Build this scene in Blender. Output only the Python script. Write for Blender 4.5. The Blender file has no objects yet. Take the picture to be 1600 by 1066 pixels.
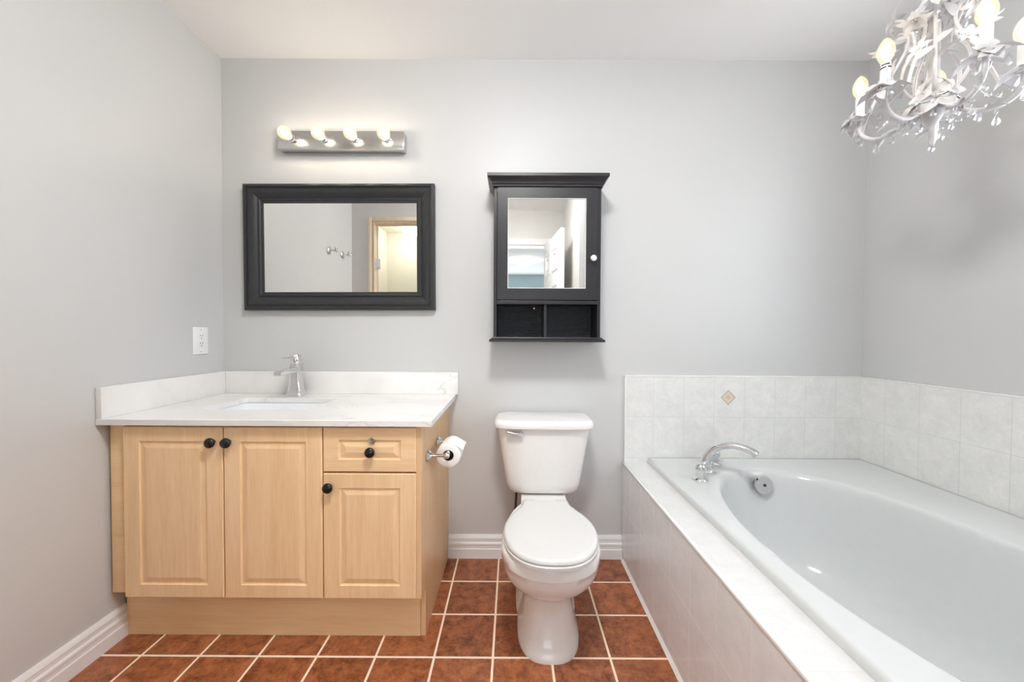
import bpy, bmesh, math, random
from mathutils import Vector, Matrix

R = math.radians
random.seed(7)
scene = bpy.context.scene
COL = scene.collection

# ------------------------------------------------------------------ camera
F_PX = 598.0
cam_d = bpy.data.cameras.new('camera')
cam_d.sensor_fit = 'HORIZONTAL'
cam_d.sensor_width = 36.0
cam_d.lens = F_PX / 1600 * 36.0
cam_d.clip_start = 0.02
cam = bpy.data.objects.new('camera', cam_d)
COL.objects.link(cam)
cam.matrix_world = (Matrix.Translation((0, 0, 1.10)) @ Matrix.Rotation(0.0015, 4, 'Z')
                    @ Matrix.Rotation(math.pi / 2 - math.atan(12 / F_PX), 4, 'X') @ Matrix.Rotation(0.005, 4, 'Z'))
scene.camera = cam

# ------------------------------------------------------------------ view, world, large lights
vs = scene.view_settings
scene.display_settings.display_device = 'sRGB'
vs.view_transform = 'Standard'
vs.look = 'None'
vs.gamma = 1.0
vs.use_curve_mapping = False
vs.exposure = 1.20
scene.cycles.max_bounces = 16
scene.cycles.diffuse_bounces = 8
scene.cycles.glossy_bounces = 6
scene.cycles.transmission_bounces = 10
scene.cycles.transparent_max_bounces = 16
scene.cycles.caustics_reflective = False
scene.cycles.caustics_refractive = False
scene.cycles.sample_clamp_indirect = 4.0

world = bpy.data.worlds.new('world')
scene.world = world
world.use_nodes = True
world.node_tree.nodes['Background'].inputs[0].default_value = (0.75, 0.86, 1.0, 1)
world.node_tree.nodes['Background'].inputs[1].default_value = 0.6


def area(name, loc, rot, sx, sy, power, color):
    l = bpy.data.lights.new(name, 'AREA')
    l.shape = 'RECTANGLE'
    l.size = sx
    l.size_y = sy
    l.energy = power
    l.color = color
    o = bpy.data.objects.new(name, l)
    o.location = loc
    o.rotation_euler = rot
    COL.objects.link(o)
    return o


# added fill behind a made-up tub window (right wall, nearer than the view)
area('fill_tub_window', (1.84, 0.80, 1.60), (R(90), 0, R(90)), 0.66, 1.0, 6.0, (0.99, 0.97, 1.0))
# added front fill behind an invented glazed door, coming through the open bathroom door
area('fill_bedroom_door', (0.0, -5.24, 1.02), (R(90), 0, 0), 2.9, 1.85, 27.0, (0.97, 0.985, 1.0))
BULB_VANITY = 27.0
BULB_CHANDELIER = 12.0
LAMP_BEDROOM = 6.0
LAMP_CLOSET = 7.0
FILL_DOME = 40.0  # strength of the added overhead fill, no such lamp is seen


# ------------------------------------------------------------------ helpers: materials
def lin(c):
    return c / 12.92 if c <= 0.04045 else ((c + 0.055) / 1.055) ** 2.4


def rgb(r, g, b):
    return (lin(r / 255), lin(g / 255), lin(b / 255), 1.0)


class NT:
    def __init__(s, name):
        s.m = bpy.data.materials.new(name)
        s.m.use_nodes = True
        s.t = s.m.node_tree
        s.p = s.t.nodes['Principled BSDF']

    def n(s, kind, **kw):
        nd = s.t.nodes.new(kind)
        for k, v in kw.items():
            setattr(nd, k, v)
        return nd

    def l(s, a, b):
        s.t.links.new(a, b)

    def val(s, sock, v):
        if hasattr(v, 'is_output'):
            s.l(v, sock)
        else:
            sock.default_value = v

    def math(s, op, a, b=None):
        nd = s.n('ShaderNodeMath', operation=op)
        s.val(nd.inputs[0], a)
        if b is not None:
            s.val(nd.inputs[1], b)
        return nd.outputs[0]

    def pos(s, axes='xyz', off=(0, 0, 0), scale=(1, 1, 1)):
        g = s.n('ShaderNodeTexCoord')
        sep = s.n('ShaderNodeSeparateXYZ')
        geo = s.n('ShaderNodeNewGeometry')
        s.l(geo.outputs['Position'], sep.inputs[0])
        cmb = s.n('ShaderNodeCombineXYZ')
        for i, a in enumerate(axes):
            s.l(sep.outputs['xyz'.index(a)], cmb.inputs[i])
        mp = s.n('ShaderNodeMapping')
        mp.inputs['Location'].default_value = off
        mp.inputs['Scale'].default_value = scale
        s.l(cmb.outputs[0], mp.inputs[0])
        return mp.outputs[0]

    def noise(s, vec, scale, detail=3.0, rough=0.5, dist=0.0):
        nd = s.n('ShaderNodeTexNoise')
        s.l(vec, nd.inputs['Vector'])
        nd.inputs['Scale'].default_value = scale
        nd.inputs['Detail'].default_value = detail
        nd.inputs['Roughness'].default_value = rough
        nd.inputs['Distortion'].default_value = dist
        return nd.outputs['Fac']

    def ramp(s, fac, stops):
        nd = s.n('ShaderNodeValToRGB')
        e = nd.color_ramp.elements
        while len(e) > 1:
            e.remove(e[-1])
        e[0].position, e[0].color = stops[0]
        for p, c in stops[1:]:
            k = e.new(p)
            k.color = c
        s.l(fac, nd.inputs[0])
        return nd.outputs['Color']

    def mix(s, fac, a, b, mode='MIX'):
        nd = s.n('ShaderNodeMix', data_type='RGBA', blend_type=mode)
        s.val(nd.inputs[0], fac)
        s.val(nd.inputs[6], a)
        s.val(nd.inputs[7], b)
        return nd.outputs[2]

    def bump(s, h, strength=0.2, dist=0.002):
        nd = s.n('ShaderNodeBump')
        nd.inputs['Strength'].default_value = strength
        nd.inputs['Distance'].default_value = dist
        s.l(h, nd.inputs['Height'])
        s.l(nd.outputs[0], s.p.inputs['Normal'])

    def set(s, color=None, rough=None, metal=None, spec=None, **kw):
        if color is not None:
            s.val(s.p.inputs['Base Color'], color)
        if rough is not None:
            s.val(s.p.inputs['Roughness'], rough)
        if metal is not None:
            s.p.inputs['Metallic'].default_value = metal
        if spec is not None:
            s.p.inputs['Specular IOR Level'].default_value = spec
        for k, v in kw.items():
            s.p.inputs[k].default_value = v
        return s.m


WHITE = (1, 1, 1, 1)
BLACK = (0, 0, 0, 1)


def paint(name, c, rough=0.45, bump=0.08, scale=260, spec=0.5):
    t = NT(name)
    v = t.pos()
    n1 = t.noise(v, 3.0, 3)
    c2 = tuple(x * 0.965 for x in c[:3]) + (1,)
    col = t.mix(n1, c, c2)
    t.bump(t.noise(v, scale, 2), bump, 0.001)
    return t.set(col, rough, spec=spec)


def plain(name, c, rough=0.4, metal=0.0, **kw):
    t = NT(name)
    n = t.noise(t.pos(), 35, 2)
    c2 = tuple(x * 0.96 for x in c[:3]) + (1,)
    return t.set(t.mix(n, c, c2), rough, metal, **kw)


def tile_mat(name, axes, off, w, h, mortar, base, dark, grout, rough=0.18, seed=0.0, lo=0.33, hi=0.66):
    t = NT(name)
    v = t.pos(axes, off)
    b = t.n('ShaderNodeTexBrick', offset=0.0, squash=1.0)
    b.inputs['Color1'].default_value = (0.35, 0.35, 0.35, 1)
    b.inputs['Color2'].default_value = (0.65, 0.65, 0.65, 1)
    b.inputs['Mortar'].default_value = (0.5, 0.5, 0.5, 1)
    b.inputs['Scale'].default_value = 1.0
    b.inputs['Mortar Size'].default_value = mortar
    b.inputs['Mortar Smooth'].default_value = 0.15
    b.inputs['Brick Width'].default_value = w
    b.inputs['Row Height'].default_value = h
    t.l(v, b.inputs['Vector'])
    n1 = t.noise(v, 14 + seed, 6, 0.62, 0.6)
    n2 = t.noise(v, 90, 4, 0.7)
    f = t.math('ADD', t.math('MULTIPLY', n1, 0.62), t.math('MULTIPLY', n2, 0.38))
    f = t.math('ADD', f, t.math('MULTIPLY', t.math('SUBTRACT', b.outputs['Color'], 0.5), 0.22))
    col = t.ramp(f, [(lo, dark), (hi, base)])
    col = t.mix(b.outputs['Fac'], col, grout)
    inv = t.math('SUBTRACT', 1.0, b.outputs['Fac'])
    t.bump(t.math('ADD', inv, t.math('MULTIPLY', n2, 0.08)), 0.45, 0.0015)
    rg = t.math('ADD', t.math('MULTIPLY', b.outputs['Fac'], 0.6), rough)
    return t.set(col, rg)


def wood_mat(name, base, dark, along='z', rough=0.38):
    t = NT(name)
    sc = {'z': (55, 55, 3.2), 'x': (3.2, 55, 55), 'y': (55, 3.2, 55)}[along]
    v = t.pos(scale=sc)
    v2 = t.pos(scale=tuple(x * 0.22 for x in sc))
    n1 = t.noise(v, 1.0, 6, 0.62, 0.3)
    n2 = t.noise(v2, 1.0, 3, 0.5, 1.2)
    f = t.math('ADD', t.math('MULTIPLY', n1, 0.55), t.math('MULTIPLY', n2, 0.45))
    fleck = t.noise(t.pos(scale=tuple(x * 4 for x in sc)), 1.0, 2, 0.6)
    f = t.math('ADD', t.math('MULTIPLY', f, 0.72), t.math('MULTIPLY', fleck, 0.28))
    col = t.ramp(f, [(0.34, dark), (0.62, base)])
    t.bump(n1, 0.05, 0.0006)
    return t.set(col, rough)


M = {}
M['wall'] = paint('grey_wall_paint', rgb(205, 206, 206), 0.42)
M['ceiling'] = paint('white_ceiling_paint', rgb(247, 247, 247), 0.8, 0.12, 120, spec=0.2)
M['trim'] = paint('white_trim_paint', rgb(236, 237, 238), 0.3, 0.03)
M['alcove'] = paint('entry_wall_paint', rgb(212, 211, 208), 0.5)
M['cream'] = paint('cream_closet_paint', rgb(238, 237, 229), 0.6)
M['blue'] = paint('blue_bedroom_paint', rgb(196, 214, 222), 0.6)
M['door'] = paint('white_door_paint', rgb(235, 235, 233), 0.35, 0.02)
M['carpet'] = paint('beige_carpet', rgb(190, 178, 160), 0.95, 0.6, 400, spec=0.1)
M['pine'] = wood_mat('pine_casing', rgb(238, 222, 198), rgb(224, 200, 168), 'z', 0.4)
M['floor'] = tile_mat('terracotta_floor_tile', 'xyz', (0.0615 + 0.199 * 10, -1.2755 + 0.199 * 10, 0), 0.199, 0.199, 0.0042,
                      rgb(186, 115, 74), rgb(90, 43, 25), rgb(250, 230, 206), 0.3, 12.0, 0.34, 0.66)
TB, TDK, TG = rgb(236, 236, 233), rgb(219, 220, 219), rgb(206, 207, 206)
M['tile_back'] = tile_mat('white_wall_tile_back', 'xzy', (-0.684 + 0.147 * 10, -0.698 + 0.199 * 10, 0), 0.147, 0.199, 0.0011, TB, TDK, TG, 0.15)
M['tile_right'] = tile_mat('white_wall_tile_right', 'yzx', (-1.730 + 0.147 * 20, -0.698 + 0.199 * 10, 0), 0.147, 0.199, 0.0011, TB, TDK, TG, 0.15, 1)
M['tile_apron'] = tile_mat('white_tub_apron_tile', 'yzx', (-1.143 + 0.148 * 20, -0.05 + 0.2055 * 10, 0), 0.148, 0.2055, 0.0012, rgb(244, 245, 247), rgb(231, 232, 234), rgb(240, 240, 240), 0.16, 2)
M['tile_ledge'] = tile_mat('white_tub_ledge_tile', 'yxz', (-1.143 + 0.148 * 20, 1.01, 0), 0.148, 0.52, 0.0010, rgb(224, 224, 223), rgb(214, 214, 213), rgb(206, 206, 205), 0.14, 3)
M['bullnose'] = plain('white_tile_edge', rgb(240, 240, 238), 0.15)
M['grout_bead'] = plain('white_caulk', rgb(240, 238, 234), 0.5)
M['maple'] = wood_mat('maple_laminate_door', rgb(247, 215, 174), rgb(232, 193, 146), 'z')
M['maple_h'] = wood_mat('maple_laminate_drawer', rgb(247, 215, 174), rgb(232, 193, 146), 'x')
M['maple_kick'] = wood_mat('maple_laminate_kick', rgb(248, 219, 174), rgb(237, 200, 150), 'x')
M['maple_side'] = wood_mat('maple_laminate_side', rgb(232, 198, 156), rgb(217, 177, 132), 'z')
M['gap'] = plain('grey_rail', rgb(150, 138, 122), 0.6)
M['porcelain'] = plain('white_porcelain', rgb(236, 235, 234), 0.08)
M['basin'] = plain('white_sink_porcelain', rgb(236, 240, 243), 0.1)
M['acrylic'] = plain('white_tub_acrylic', rgb(211, 214, 214), 0.12)
M['seat'] = plain('white_seat_plastic', rgb(222, 222, 221), 0.2)
M['plastic'] = plain('white_outlet_plastic', rgb(242, 243, 244), 0.3)
M['slot'] = plain('dark_slot', rgb(60, 58, 56), 0.6)
M['chrome'] = plain('chrome', (0.78, 0.78, 0.79, 1), 0.07, 1.0)
M['brushed'] = plain('brushed_nickel_plate', (0.62, 0.60, 0.58, 1), 0.16, 1.0)
M['brass'] = plain('brass_lock', (0.66, 0.62, 0.52, 1), 0.25, 1.0)
M['knob'] = plain('black_knob', rgb(22, 21, 22), 0.12)
M['mirror'] = plain('mirror_silver', (0.90, 0.90, 0.89, 1), 0.0, 1.0)
M['paper'] = paint('white_tissue', rgb(244, 244, 243), 0.9, 0.25, 500, spec=0.1)
M['card'] = plain('cardboard_core', rgb(88, 72, 60), 0.9)
M['hose'] = plain('dark_supply_hose', rgb(58, 58, 58), 0.4)
M['ivory'] = plain('white_painted_metal', rgb(214, 212, 212), 0.35)
M['sleeve'] = plain('white_candle_sleeve', rgb(232, 234, 237), 0.45)
M['print'] = plain('black_print', rgb(40, 40, 40), 0.6)
M['inlay'] = plain('beige_inlay', rgb(226, 208, 190), 0.3)
M['inlay_line'] = plain('tan_inlay_line', rgb(184, 172, 160), 0.3)


def black_wood(name, c, wear, edge=0.62):
    t = NT(name)
    v = t.pos()
    n = t.noise(v, 30, 5, 0.6)
    col = t.mix(n, c, tuple(x * 1.5 for x in c[:3]) + (1,))
    sp = t.noise(v, 85, 4, 0.65)
    f = t.ramp(sp, [(0.735, BLACK), (0.77, WHITE)])
    col = t.mix(f, col, wear)
    t.bump(t.noise(v, 160, 3), 0.08, 0.001)
    return t.set(col, 0.36, spec=0.35)


M['blackframe'] = black_wood('charcoal_painted_wood', rgb(42, 43, 45), rgb(150, 148, 146))
M['espresso'] = black_wood('black_brown_wood', rgb(36, 35, 38), rgb(80, 72, 70))


def textured_back():
    t = NT('black_textured_backing')
    v = t.pos()
    n = t.noise(v, 130, 3, 0.6, 1.0)
    t.bump(n, 1.0, 0.006)
    return t.set(rgb(56, 59, 64), 0.22)


M['backing'] = textured_back()


def quartz():
    t = NT('white_quartz')
    v = t.pos(scale=(1, 1.3, 1.2))
    w = t.noise(v, 2.2, 5, 0.6, 1.0)
    d = t.math('ABSOLUTE', t.math('SUBTRACT', w, 0.5))
    f = t.ramp(d, [(0.0, WHITE), (0.012, BLACK)])
    msk = t.ramp(t.noise(v, 3.1, 2), [(0.48, BLACK), (0.62, WHITE)])
    cl = t.ramp(t.noise(v, 5.0, 4), [(0.45, rgb(236, 235, 234)), (0.7, rgb(227, 226, 225))])
    fac = t.math('MULTIPLY', t.math('MULTIPLY', f, msk), 0.55)
    col = t.mix(fac, cl, rgb(200, 190, 176))
    return t.set(col, 0.14)


M['quartz'] = quartz()


def emit(name, color, strength):
    t = NT(name)
    return t.set(color, 0.5, **{'Emission Color': color, 'Emission Strength': strength})


def clear_glass(name, tint=(1, 1, 1, 1), gloss=0.12, glow=None):
    t = NT(name)
    out = t.t.nodes['Material Output']
    tr = t.n('ShaderNodeBsdfTransparent')
    tr.inputs[0].default_value = tint
    gl = t.n('ShaderNodeBsdfGlossy')
    gl.inputs['Roughness'].default_value = 0.02
    mx = t.n('ShaderNodeMixShader')
    mx.inputs[0].default_value = gloss
    t.l(tr.outputs[0], mx.inputs[1])
    t.l(gl.outputs[0], mx.inputs[2])
    res = mx.outputs[0]
    if glow:
        em = t.n('ShaderNodeEmission')
        em.inputs[0].default_value = glow[0]
        em.inputs[1].default_value = glow[1]
        ad = t.n('ShaderNodeAddShader')
        t.l(res, ad.inputs[0])
        t.l(em.outputs[0], ad.inputs[1])
        res = ad.outputs[0]
    t.l(res, out.inputs['Surface'])
    return t.m


M['glow_vanity'] = emit('glowing_filament', (1.0, 0.91, 0.80, 1), BULB_VANITY)
M['glow_chandelier'] = emit('glowing_candle_filament', (1.0, 0.91, 0.80, 1), BULB_CHANDELIER)
M['lamp_bedroom'] = emit('lit_opal_glass', (1.0, 0.95, 0.86, 1), LAMP_BEDROOM)
M['lamp_closet'] = emit('lit_warm_opal_glass', (1.0, 0.95, 0.86, 1), LAMP_CLOSET)
M['fill_dome'] = emit('fill_dome_opal_glass', (1.0, 0.99, 0.975, 1), FILL_DOME)
M['bulb_glass'] = clear_glass('clear_bulb_glass', (1, 0.94, 0.84, 1), 0.12, ((1.0, 0.80, 0.50, 1), 0.16))
M['pane'] = clear_glass('added_window_glass', (0.97, 0.99, 1, 1), 0.06)
M['crystal'] = clear_glass('clear_crystal', (0.96, 0.97, 0.98, 1), 0.32)


# ------------------------------------------------------------------ helpers: meshes
def catmull(pts, n=6):
    P = [Vector(p) for p in pts]
    P = [P[0] * 2 - P[1]] + P + [P[-1] * 2 - P[-2]]
    out = []
    for i in range(1, len(P) - 2):
        a, b, c, d = P[i - 1:i + 3]
        for k in range(n):
            t = k / n
            out.append(0.5 * ((2 * b) + (c - a) * t + (2 * a - 5 * b + 4 * c - d) * t * t + (3 * b - a - 3 * c + d) * t ** 3))
    out.append(P[-2])
    return out


class MB:
    def __init__(s):
        s.bm = bmesh.new()

    def loft(s, rings, cap0=True, cap1=True, closed=True):
        vr = [[s.bm.verts.new(p) for p in r] for r in rings]
        n = len(vr[0])
        for a, b in zip(vr, vr[1:]):
            for i in range(n if closed else n - 1):
                j = (i + 1) % n
                s.bm.faces.new((a[i], a[j], b[j], b[i]))
        if cap0:
            s.bm.faces.new(list(reversed(vr[0])))
        if cap1:
            s.bm.faces.new(vr[-1])
        return s

    def box(s, x0, x1, y0, y1, z0, z1, bev=0.0, segs=2):
        if bev <= 0:
            r = lambda z: [(x0, y0, z), (x1, y0, z), (x1, y1, z), (x0, y1, z)]
            return s.loft([r(z0), r(z1)])
        t = bmesh.new()
        bmesh.ops.create_cube(t, size=1)
        for v in t.verts:
            v.co = Vector(((x0 + x1) / 2 + v.co.x * (x1 - x0), (y0 + y1) / 2 + v.co.y * (y1 - y0), (z0 + z1) / 2 + v.co.z * (z1 - z0)))
        bmesh.ops.bevel(t, geom=list(t.edges), offset=bev, segments=segs, profile=0.5, affect='EDGES')
        return s.merge(t)

    def merge(s, t):
        mp = {}
        for v in t.verts:
            mp[v] = s.bm.verts.new(v.co)
        for f in t.faces:
            s.bm.faces.new([mp[v] for v in f.verts])
        t.free()
        return s

    def lathe(s, prof, origin, axis=(0, 0, 1), segs=24, sx=1.0, sy=1.0):
        """prof: list of (radius, height along axis)."""
        ax = Vector(axis).normalized()
        q = ax.to_track_quat('Z', 'Y')
        o = Vector(origin)
        rings = []
        for r, h in prof:
            rings.append([o + q @ Vector((max(r, 1e-5) * sx * math.cos(2 * math.pi * k / segs), max(r, 1e-5) * sy * math.sin(2 * math.pi * k / segs), h)) for k in range(segs)])
        return s.loft(rings)

    def tube(s, pts, rad, segs=10, flat=1.0, up=None):
        P = [Vector(p) for p in pts]
        n = len(P)
        if not hasattr(rad, '__len__'):
            rad = [rad] * n
        rad = list(rad)
        if len(rad) != n:
            rad = [rad[min(len(rad) - 1, round(i * (len(rad) - 1) / (n - 1)))] for i in range(n)]
        T = []
        for i in range(n):
            d = P[min(i + 1, n - 1)] - P[max(i - 1, 0)]
            T.append(d.normalized())
        ref = Vector(up) if up else (Vector((0, 0, 1)) if abs(T[0].z) < 0.9 else Vector((1, 0, 0)))
        u = (ref - T[0] * ref.dot(T[0])).normalized()
        rings = []
        for i in range(n):
            u = (u - T[i] * u.dot(T[i])).normalized()
            w = T[i].cross(u)
            rings.append([P[i] + (u * math.cos(2 * math.pi * k / segs) * flat + w * math.sin(2 * math.pi * k / segs)) * rad[i] for k in range(segs)])
        return s.loft(rings)

    def ball(s, c, r, u=12, v=8, sx=1, sy=1, sz=1):
        t = bmesh.new()
        bmesh.ops.create_uvsphere(t, u_segments=u, v_segments=v, radius=r)
        for w in t.verts:
            w.co = Vector((w.co.x * sx, w.co.y * sy, w.co.z * sz)) + Vector(c)
        return s.merge(t)

    def ico(s, c, r, sub=1, sx=1, sy=1, sz=1):
        t = bmesh.new()
        bmesh.ops.create_icosphere(t, subdivisions=sub, radius=r)
        for w in t.verts:
            w.co = Vector((w.co.x * sx, w.co.y * sy, w.co.z * sz)) + Vector(c)
        return s.merge(t)

    def prism(s, poly, vec):
        v = Vector(vec)
        return s.loft([[Vector(p) for p in poly], [Vector(p) + v for p in poly]])

    def frame(s, x0, x1, z0, z1, prof):
        """mitred picture-frame moulding in the xz plane; prof = (inset from outer edge, y)."""
        rings = []
        for ins, y in prof:
            rings.append([(x0 + ins, y, z0 + ins), (x1 - ins, y, z0 + ins), (x1 - ins, y, z1 - ins), (x0 + ins, y, z1 - ins)])
        return s.loft(rings + [rings[0]], False, False)

    def leaf(s, base, d, nrm, L, W, curl=0.25, th=0.0012, n=6):
        d = Vector(d).normalized()
        nrm = Vector(nrm)
        nrm = (nrm - d * nrm.dot(d)).normalized()
        side = d.cross(nrm)
        b = Vector(base)
        rings = []
        for k in range(n + 1):
            t = k / n
            w = W * 0.5 * (math.sin(math.pi * min(1, 0.06 + t * 0.94)) ** 0.8) * (1 - 0.25 * t) + 0.0004
            c = b + d * (L * t) + nrm * (curl * L * (t - t * t * 1.6))
            rings.append([c - side * w + nrm * (w * 0.3), c + nrm * th, c + side * w + nrm * (w * 0.3), c - nrm * th])
        return s.loft(rings)

    def build(s, name, mat, parent=None, smooth=35, bevel=0.0, segs=2, origin=None):
        bmesh.ops.remove_doubles(s.bm, verts=list(s.bm.verts), dist=1e-6)
        bmesh.ops.recalc_face_normals(s.bm, faces=list(s.bm.faces))
        me = bpy.data.meshes.new(name)
        off = Vector(parent['_o']) if parent is not None else Vector(origin or (0, 0, 0))
        for v in s.bm.verts:
            v.co -= off
        s.bm.to_mesh(me)
        s.bm.free()
        me.materials.append(mat)
        if smooth:
            me.shade_smooth()
            me.set_sharp_from_angle(angle=R(smooth))
        o = bpy.data.objects.new(name, me)
        COL.objects.link(o)
        o['_o'] = off[:]
        if parent is not None:
            o.parent = parent
        else:
            o.location = off
        if bevel:
            b = o.modifiers.new('bevel', 'BEVEL')
            b.width = bevel
            b.segments = segs
            b.limit_method = 'ANGLE'
            b.angle_limit = R(40)
        return o


def tag(o, label, cat, group=None):
    o['label'] = label
    o['category'] = cat
    if group:
        o['group'] = group
    return o


def thing(name, loc, label, cat, group=None, rot=(0, 0, 0)):
    o = bpy.data.objects.new(name, None)
    o.empty_display_size = 0.05
    COL.objects.link(o)
    o.location = loc
    o.rotation_euler = rot
    o['_o'] = Vector(loc)[:]
    return tag(o, label, cat, group)


def struct(o):
    o['kind'] = 'structure'
    return o


def superring(cx, cy, hx, hy, z, e=4.0, n=40, front=None):
    out = []
    for k in range(n):
        a = 2 * math.pi * k / n
        c, s_ = math.cos(a), math.sin(a)
        x = math.copysign(abs(c) ** (2 / e), c) * hx
        y = math.copysign(abs(s_) ** (2 / e), s_)
        y *= hy if (front is None or y > 0) else front
        out.append((cx + x, cy + y, z))
    return out


# ------------------------------------------------------------------ dimensions of the room
XL, XR = -1.405, 1.697
YB, YF = 1.86, 0.34
ZC = 2.412
AXL, AXR, AY = -0.74, 0.53, -0.69          # entry alcove
T = 0.10

# ------------------------------------------------------------------ room shell
struct(MB().box(XL - T, XR + T, YF - T, YB + T, -0.08, 0).box(AXL - 0.08, AXR + 0.08, AY - T, YF - T, -0.08, 0).build('floor', M['floor']))
struct(MB().box(XL - T, XR + T, YF - T, YB + T, ZC, ZC + 0.08).box(AXL - 0.08, AXR + 0.08, AY - T, YF - T, ZC, ZC + 0.08).build('ceiling', M['ceiling']))
struct(MB().box(XL - T, XR + T, YB, YB + T, 0, ZC).build('wall_back', M['wall']))
struct(MB().box(XL - T, XL, YF - T, YB, 0, ZC).build('wall_left', M['wall']))
# right wall, with an opening added for the side fill over the tub
WY0, WY1, WZ0, WZ1 = 0.44, 1.16, 1.06, 2.14
struct(MB().box(XR, XR + T, YF - T, WY0, 0, ZC).box(XR, XR + T, WY1, YB, 0, ZC).box(XR, XR + T, WY0, WY1, 0, WZ0).box(XR, XR + T, WY0, WY1, WZ1, ZC).build('wall_right', M['wall']))
# front wall left of the entry, with the closet doorway
DX0, DX1, DZ = -1.225, -0.82, 2.07
struct(MB().box(XL, DX0, YF - T, YF, 0, ZC).box(DX0, DX1, YF - T, YF, DZ, ZC).box(DX1, AXL, YF - T, YF, 0, ZC).build('wall_front_left', M['alcove']))
# front wall right of the entry, at the foot of the tub
struct(MB().box(AXR, XR, YF - T, YF, 0, ZC).build('wall_front_right', M['wall']))
struct(MB().box(AXL - 0.08, AXL, AY, YF - T, 0, ZC).build('wall_entry_left', M['alcove']))
struct(MB().box(AXR, AXR + 0.08, AY, YF - T, 0, ZC).build('wall_entry_right', M['alcove']))
EX0, EX1, EZ = -0.42, 0.366, 2.04
struct(MB().box(AXL, EX0, AY - T, AY, 0, ZC).box(EX1, AXR, AY - T, AY, 0, ZC).box(EX0, EX1, AY - T, AY, EZ, ZC).build('wall_entry', M['alcove']))
# added window, out of view, framing the side fill light
w = MB()
for y0, y1, z0, z1 in ((WY0, WY0 + 0.04, WZ0, WZ1), (WY1 - 0.04, WY1, WZ0, WZ1), (WY0 + 0.04, WY1 - 0.04, WZ0, WZ0 + 0.04), (WY0 + 0.04, WY1 - 0.04, WZ1 - 0.04, WZ1), (WY0 + 0.04, WY1 - 0.04, 1.58, 1.615)):
    w.box(XR + 0.03, XR + 0.08, y0, y1, z0, z1)
w = struct(w.build('added_window_1', M['trim']))
MB().box(XR + 0.053, XR + 0.057, WY0 + 0.04, WY1 - 0.04, WZ0 + 0.04, WZ1 - 0.04).build('added_pane', M['pane'], w)
# closet beyond the doorway
CX0, CX1, CY0 = -1.66, -0.82, -1.38
struct(MB().box(CX0 - T, CX1, CY0, YF - T, -0.08, -0.001).build('floor_closet', M['carpet']))
struct(MB().box(CX0 - T, CX1, CY0 - T, YF - T, ZC, ZC + 0.08).build('ceiling_closet', M['cream']))
struct(MB().box(-2.3, CX1, CY0 - T, CY0, 0, ZC).build('wall_closet_back', M['cream']))
struct(MB().box(CX0 - T, CX0, CY0, YF - T, 0, ZC).build('wall_closet_left', M['cream']))
struct(MB().box(CX1 - 0.04, CX1, CY0, YF - T - 0.02, 0, ZC).build('wall_closet_right', M['cream']))
# closet door casing of pale wood, with the hinge on its jamb
cs = MB()
for x0, x1, z0, z1 in ((DX0 - 0.034, DX0, 0, DZ + 0.034), (DX1, DX1 + 0.034, 0, DZ + 0.04), (DX0, DX1, DZ, DZ + 0.034)):
    cs.box(x0, x1, YF, YF + 0.014, z0, z1, 0.003)
cs.box(DX0, DX0 + 0.016, YF - T, YF, 0, DZ).box(DX1 - 0.016, DX1, YF - T, YF, 0, DZ).box(DX0 + 0.016, DX1 - 0.016, YF - T, YF, DZ - 0.016, DZ)
cs = struct(cs.build('trim_1', M['pine']))
hg = MB().box(DX0 + 0.016, DX0 + 0.019, YF - 0.09, YF - 0.03, 1.655, 1.745)
hg.tube([(DX0 + 0.022, YF - 0.02, 1.65), (DX0 + 0.022, YF - 0.02, 1.75)], 0.007, 8).box(DX0 + 0.019, DX0 + 0.06, YF - 0.022, YF - 0.018, 1.655, 1.745)
hg.build('hinge', M['chrome'], cs)
# bedroom beyond the entry door
struct(MB().box(-2.2, 2.2, -5.2, CY0 - T, -0.08, -0.001).box(CX1, 2.2, CY0 - T, AY - T, -0.08, -0.001).build('floor_bedroom', M['carpet']))
struct(MB().box(-2.2, 2.2, -5.2, CY0 - T, ZC, ZC + 0.08).box(CX1, 2.2, CY0 - T, AY - T, ZC, ZC + 0.08).build('ceiling_bedroom', M['ceiling']))
struct(MB().box(-2.2, -1.5, -5.3, -5.2, 0, ZC).box(1.5, 2.2, -5.3, -5.2, 0, ZC).box(-1.5, 1.5, -5.3, -5.2, 2.0, ZC).build('wall_bedroom_back', M['blue']))
w = MB()  # added glazed door, unseen, framing the bedroom fill light
for x0, x1, z0, z1 in ((-1.5, -1.44, 0, 2.0), (1.44, 1.5, 0, 2.0), (-0.03, 0.03, 0.06, 1.94), (-1.44, 1.44, 0, 0.06), (-1.44, 1.44, 1.94, 2.0)):
    w.box(x0, x1, -5.235, -5.20, z0, z1)
w = struct(w.build('added_window_2', M['trim']))
MB().box(-1.44, 1.44, -5.222, -5.218, 0.06, 1.94).build('added_pane', M['pane'], w)
struct(MB().box(-2.3, -2.2, -5.2, CY0 - T, 0, ZC).build('wall_bedroom_left', M['blue']))
struct(MB().box(2.2, 2.3, -5.2, AY - T, 0, ZC).build('wall_bedroom_right', M['blue']))
struct(MB().box(AXR, 2.2, AY - T, AY, 0, ZC).build('wall_bedroom_front', M['blue']))
cs = MB()
for x0, x1, z0, z1 in ((EX0 - 0.06, EX0, 0, EZ + 0.07), (EX1, EX1 + 0.06, 0, EZ + 0.07), (EX0, EX1, EZ, EZ + 0.07)):
    cs.box(x0, x1, AY, AY + 0.014, z0, z1, 0.003)
cs.box(EX0, EX0 + 0.015, AY - T, AY, 0, EZ).box(EX1 - 0.015, EX1, AY - T, AY, 0, EZ).box(EX0 + 0.015, EX1 - 0.015, AY - T, AY, EZ - 0.015, EZ)
struct(cs.build('trim_2', M['trim']))


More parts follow.
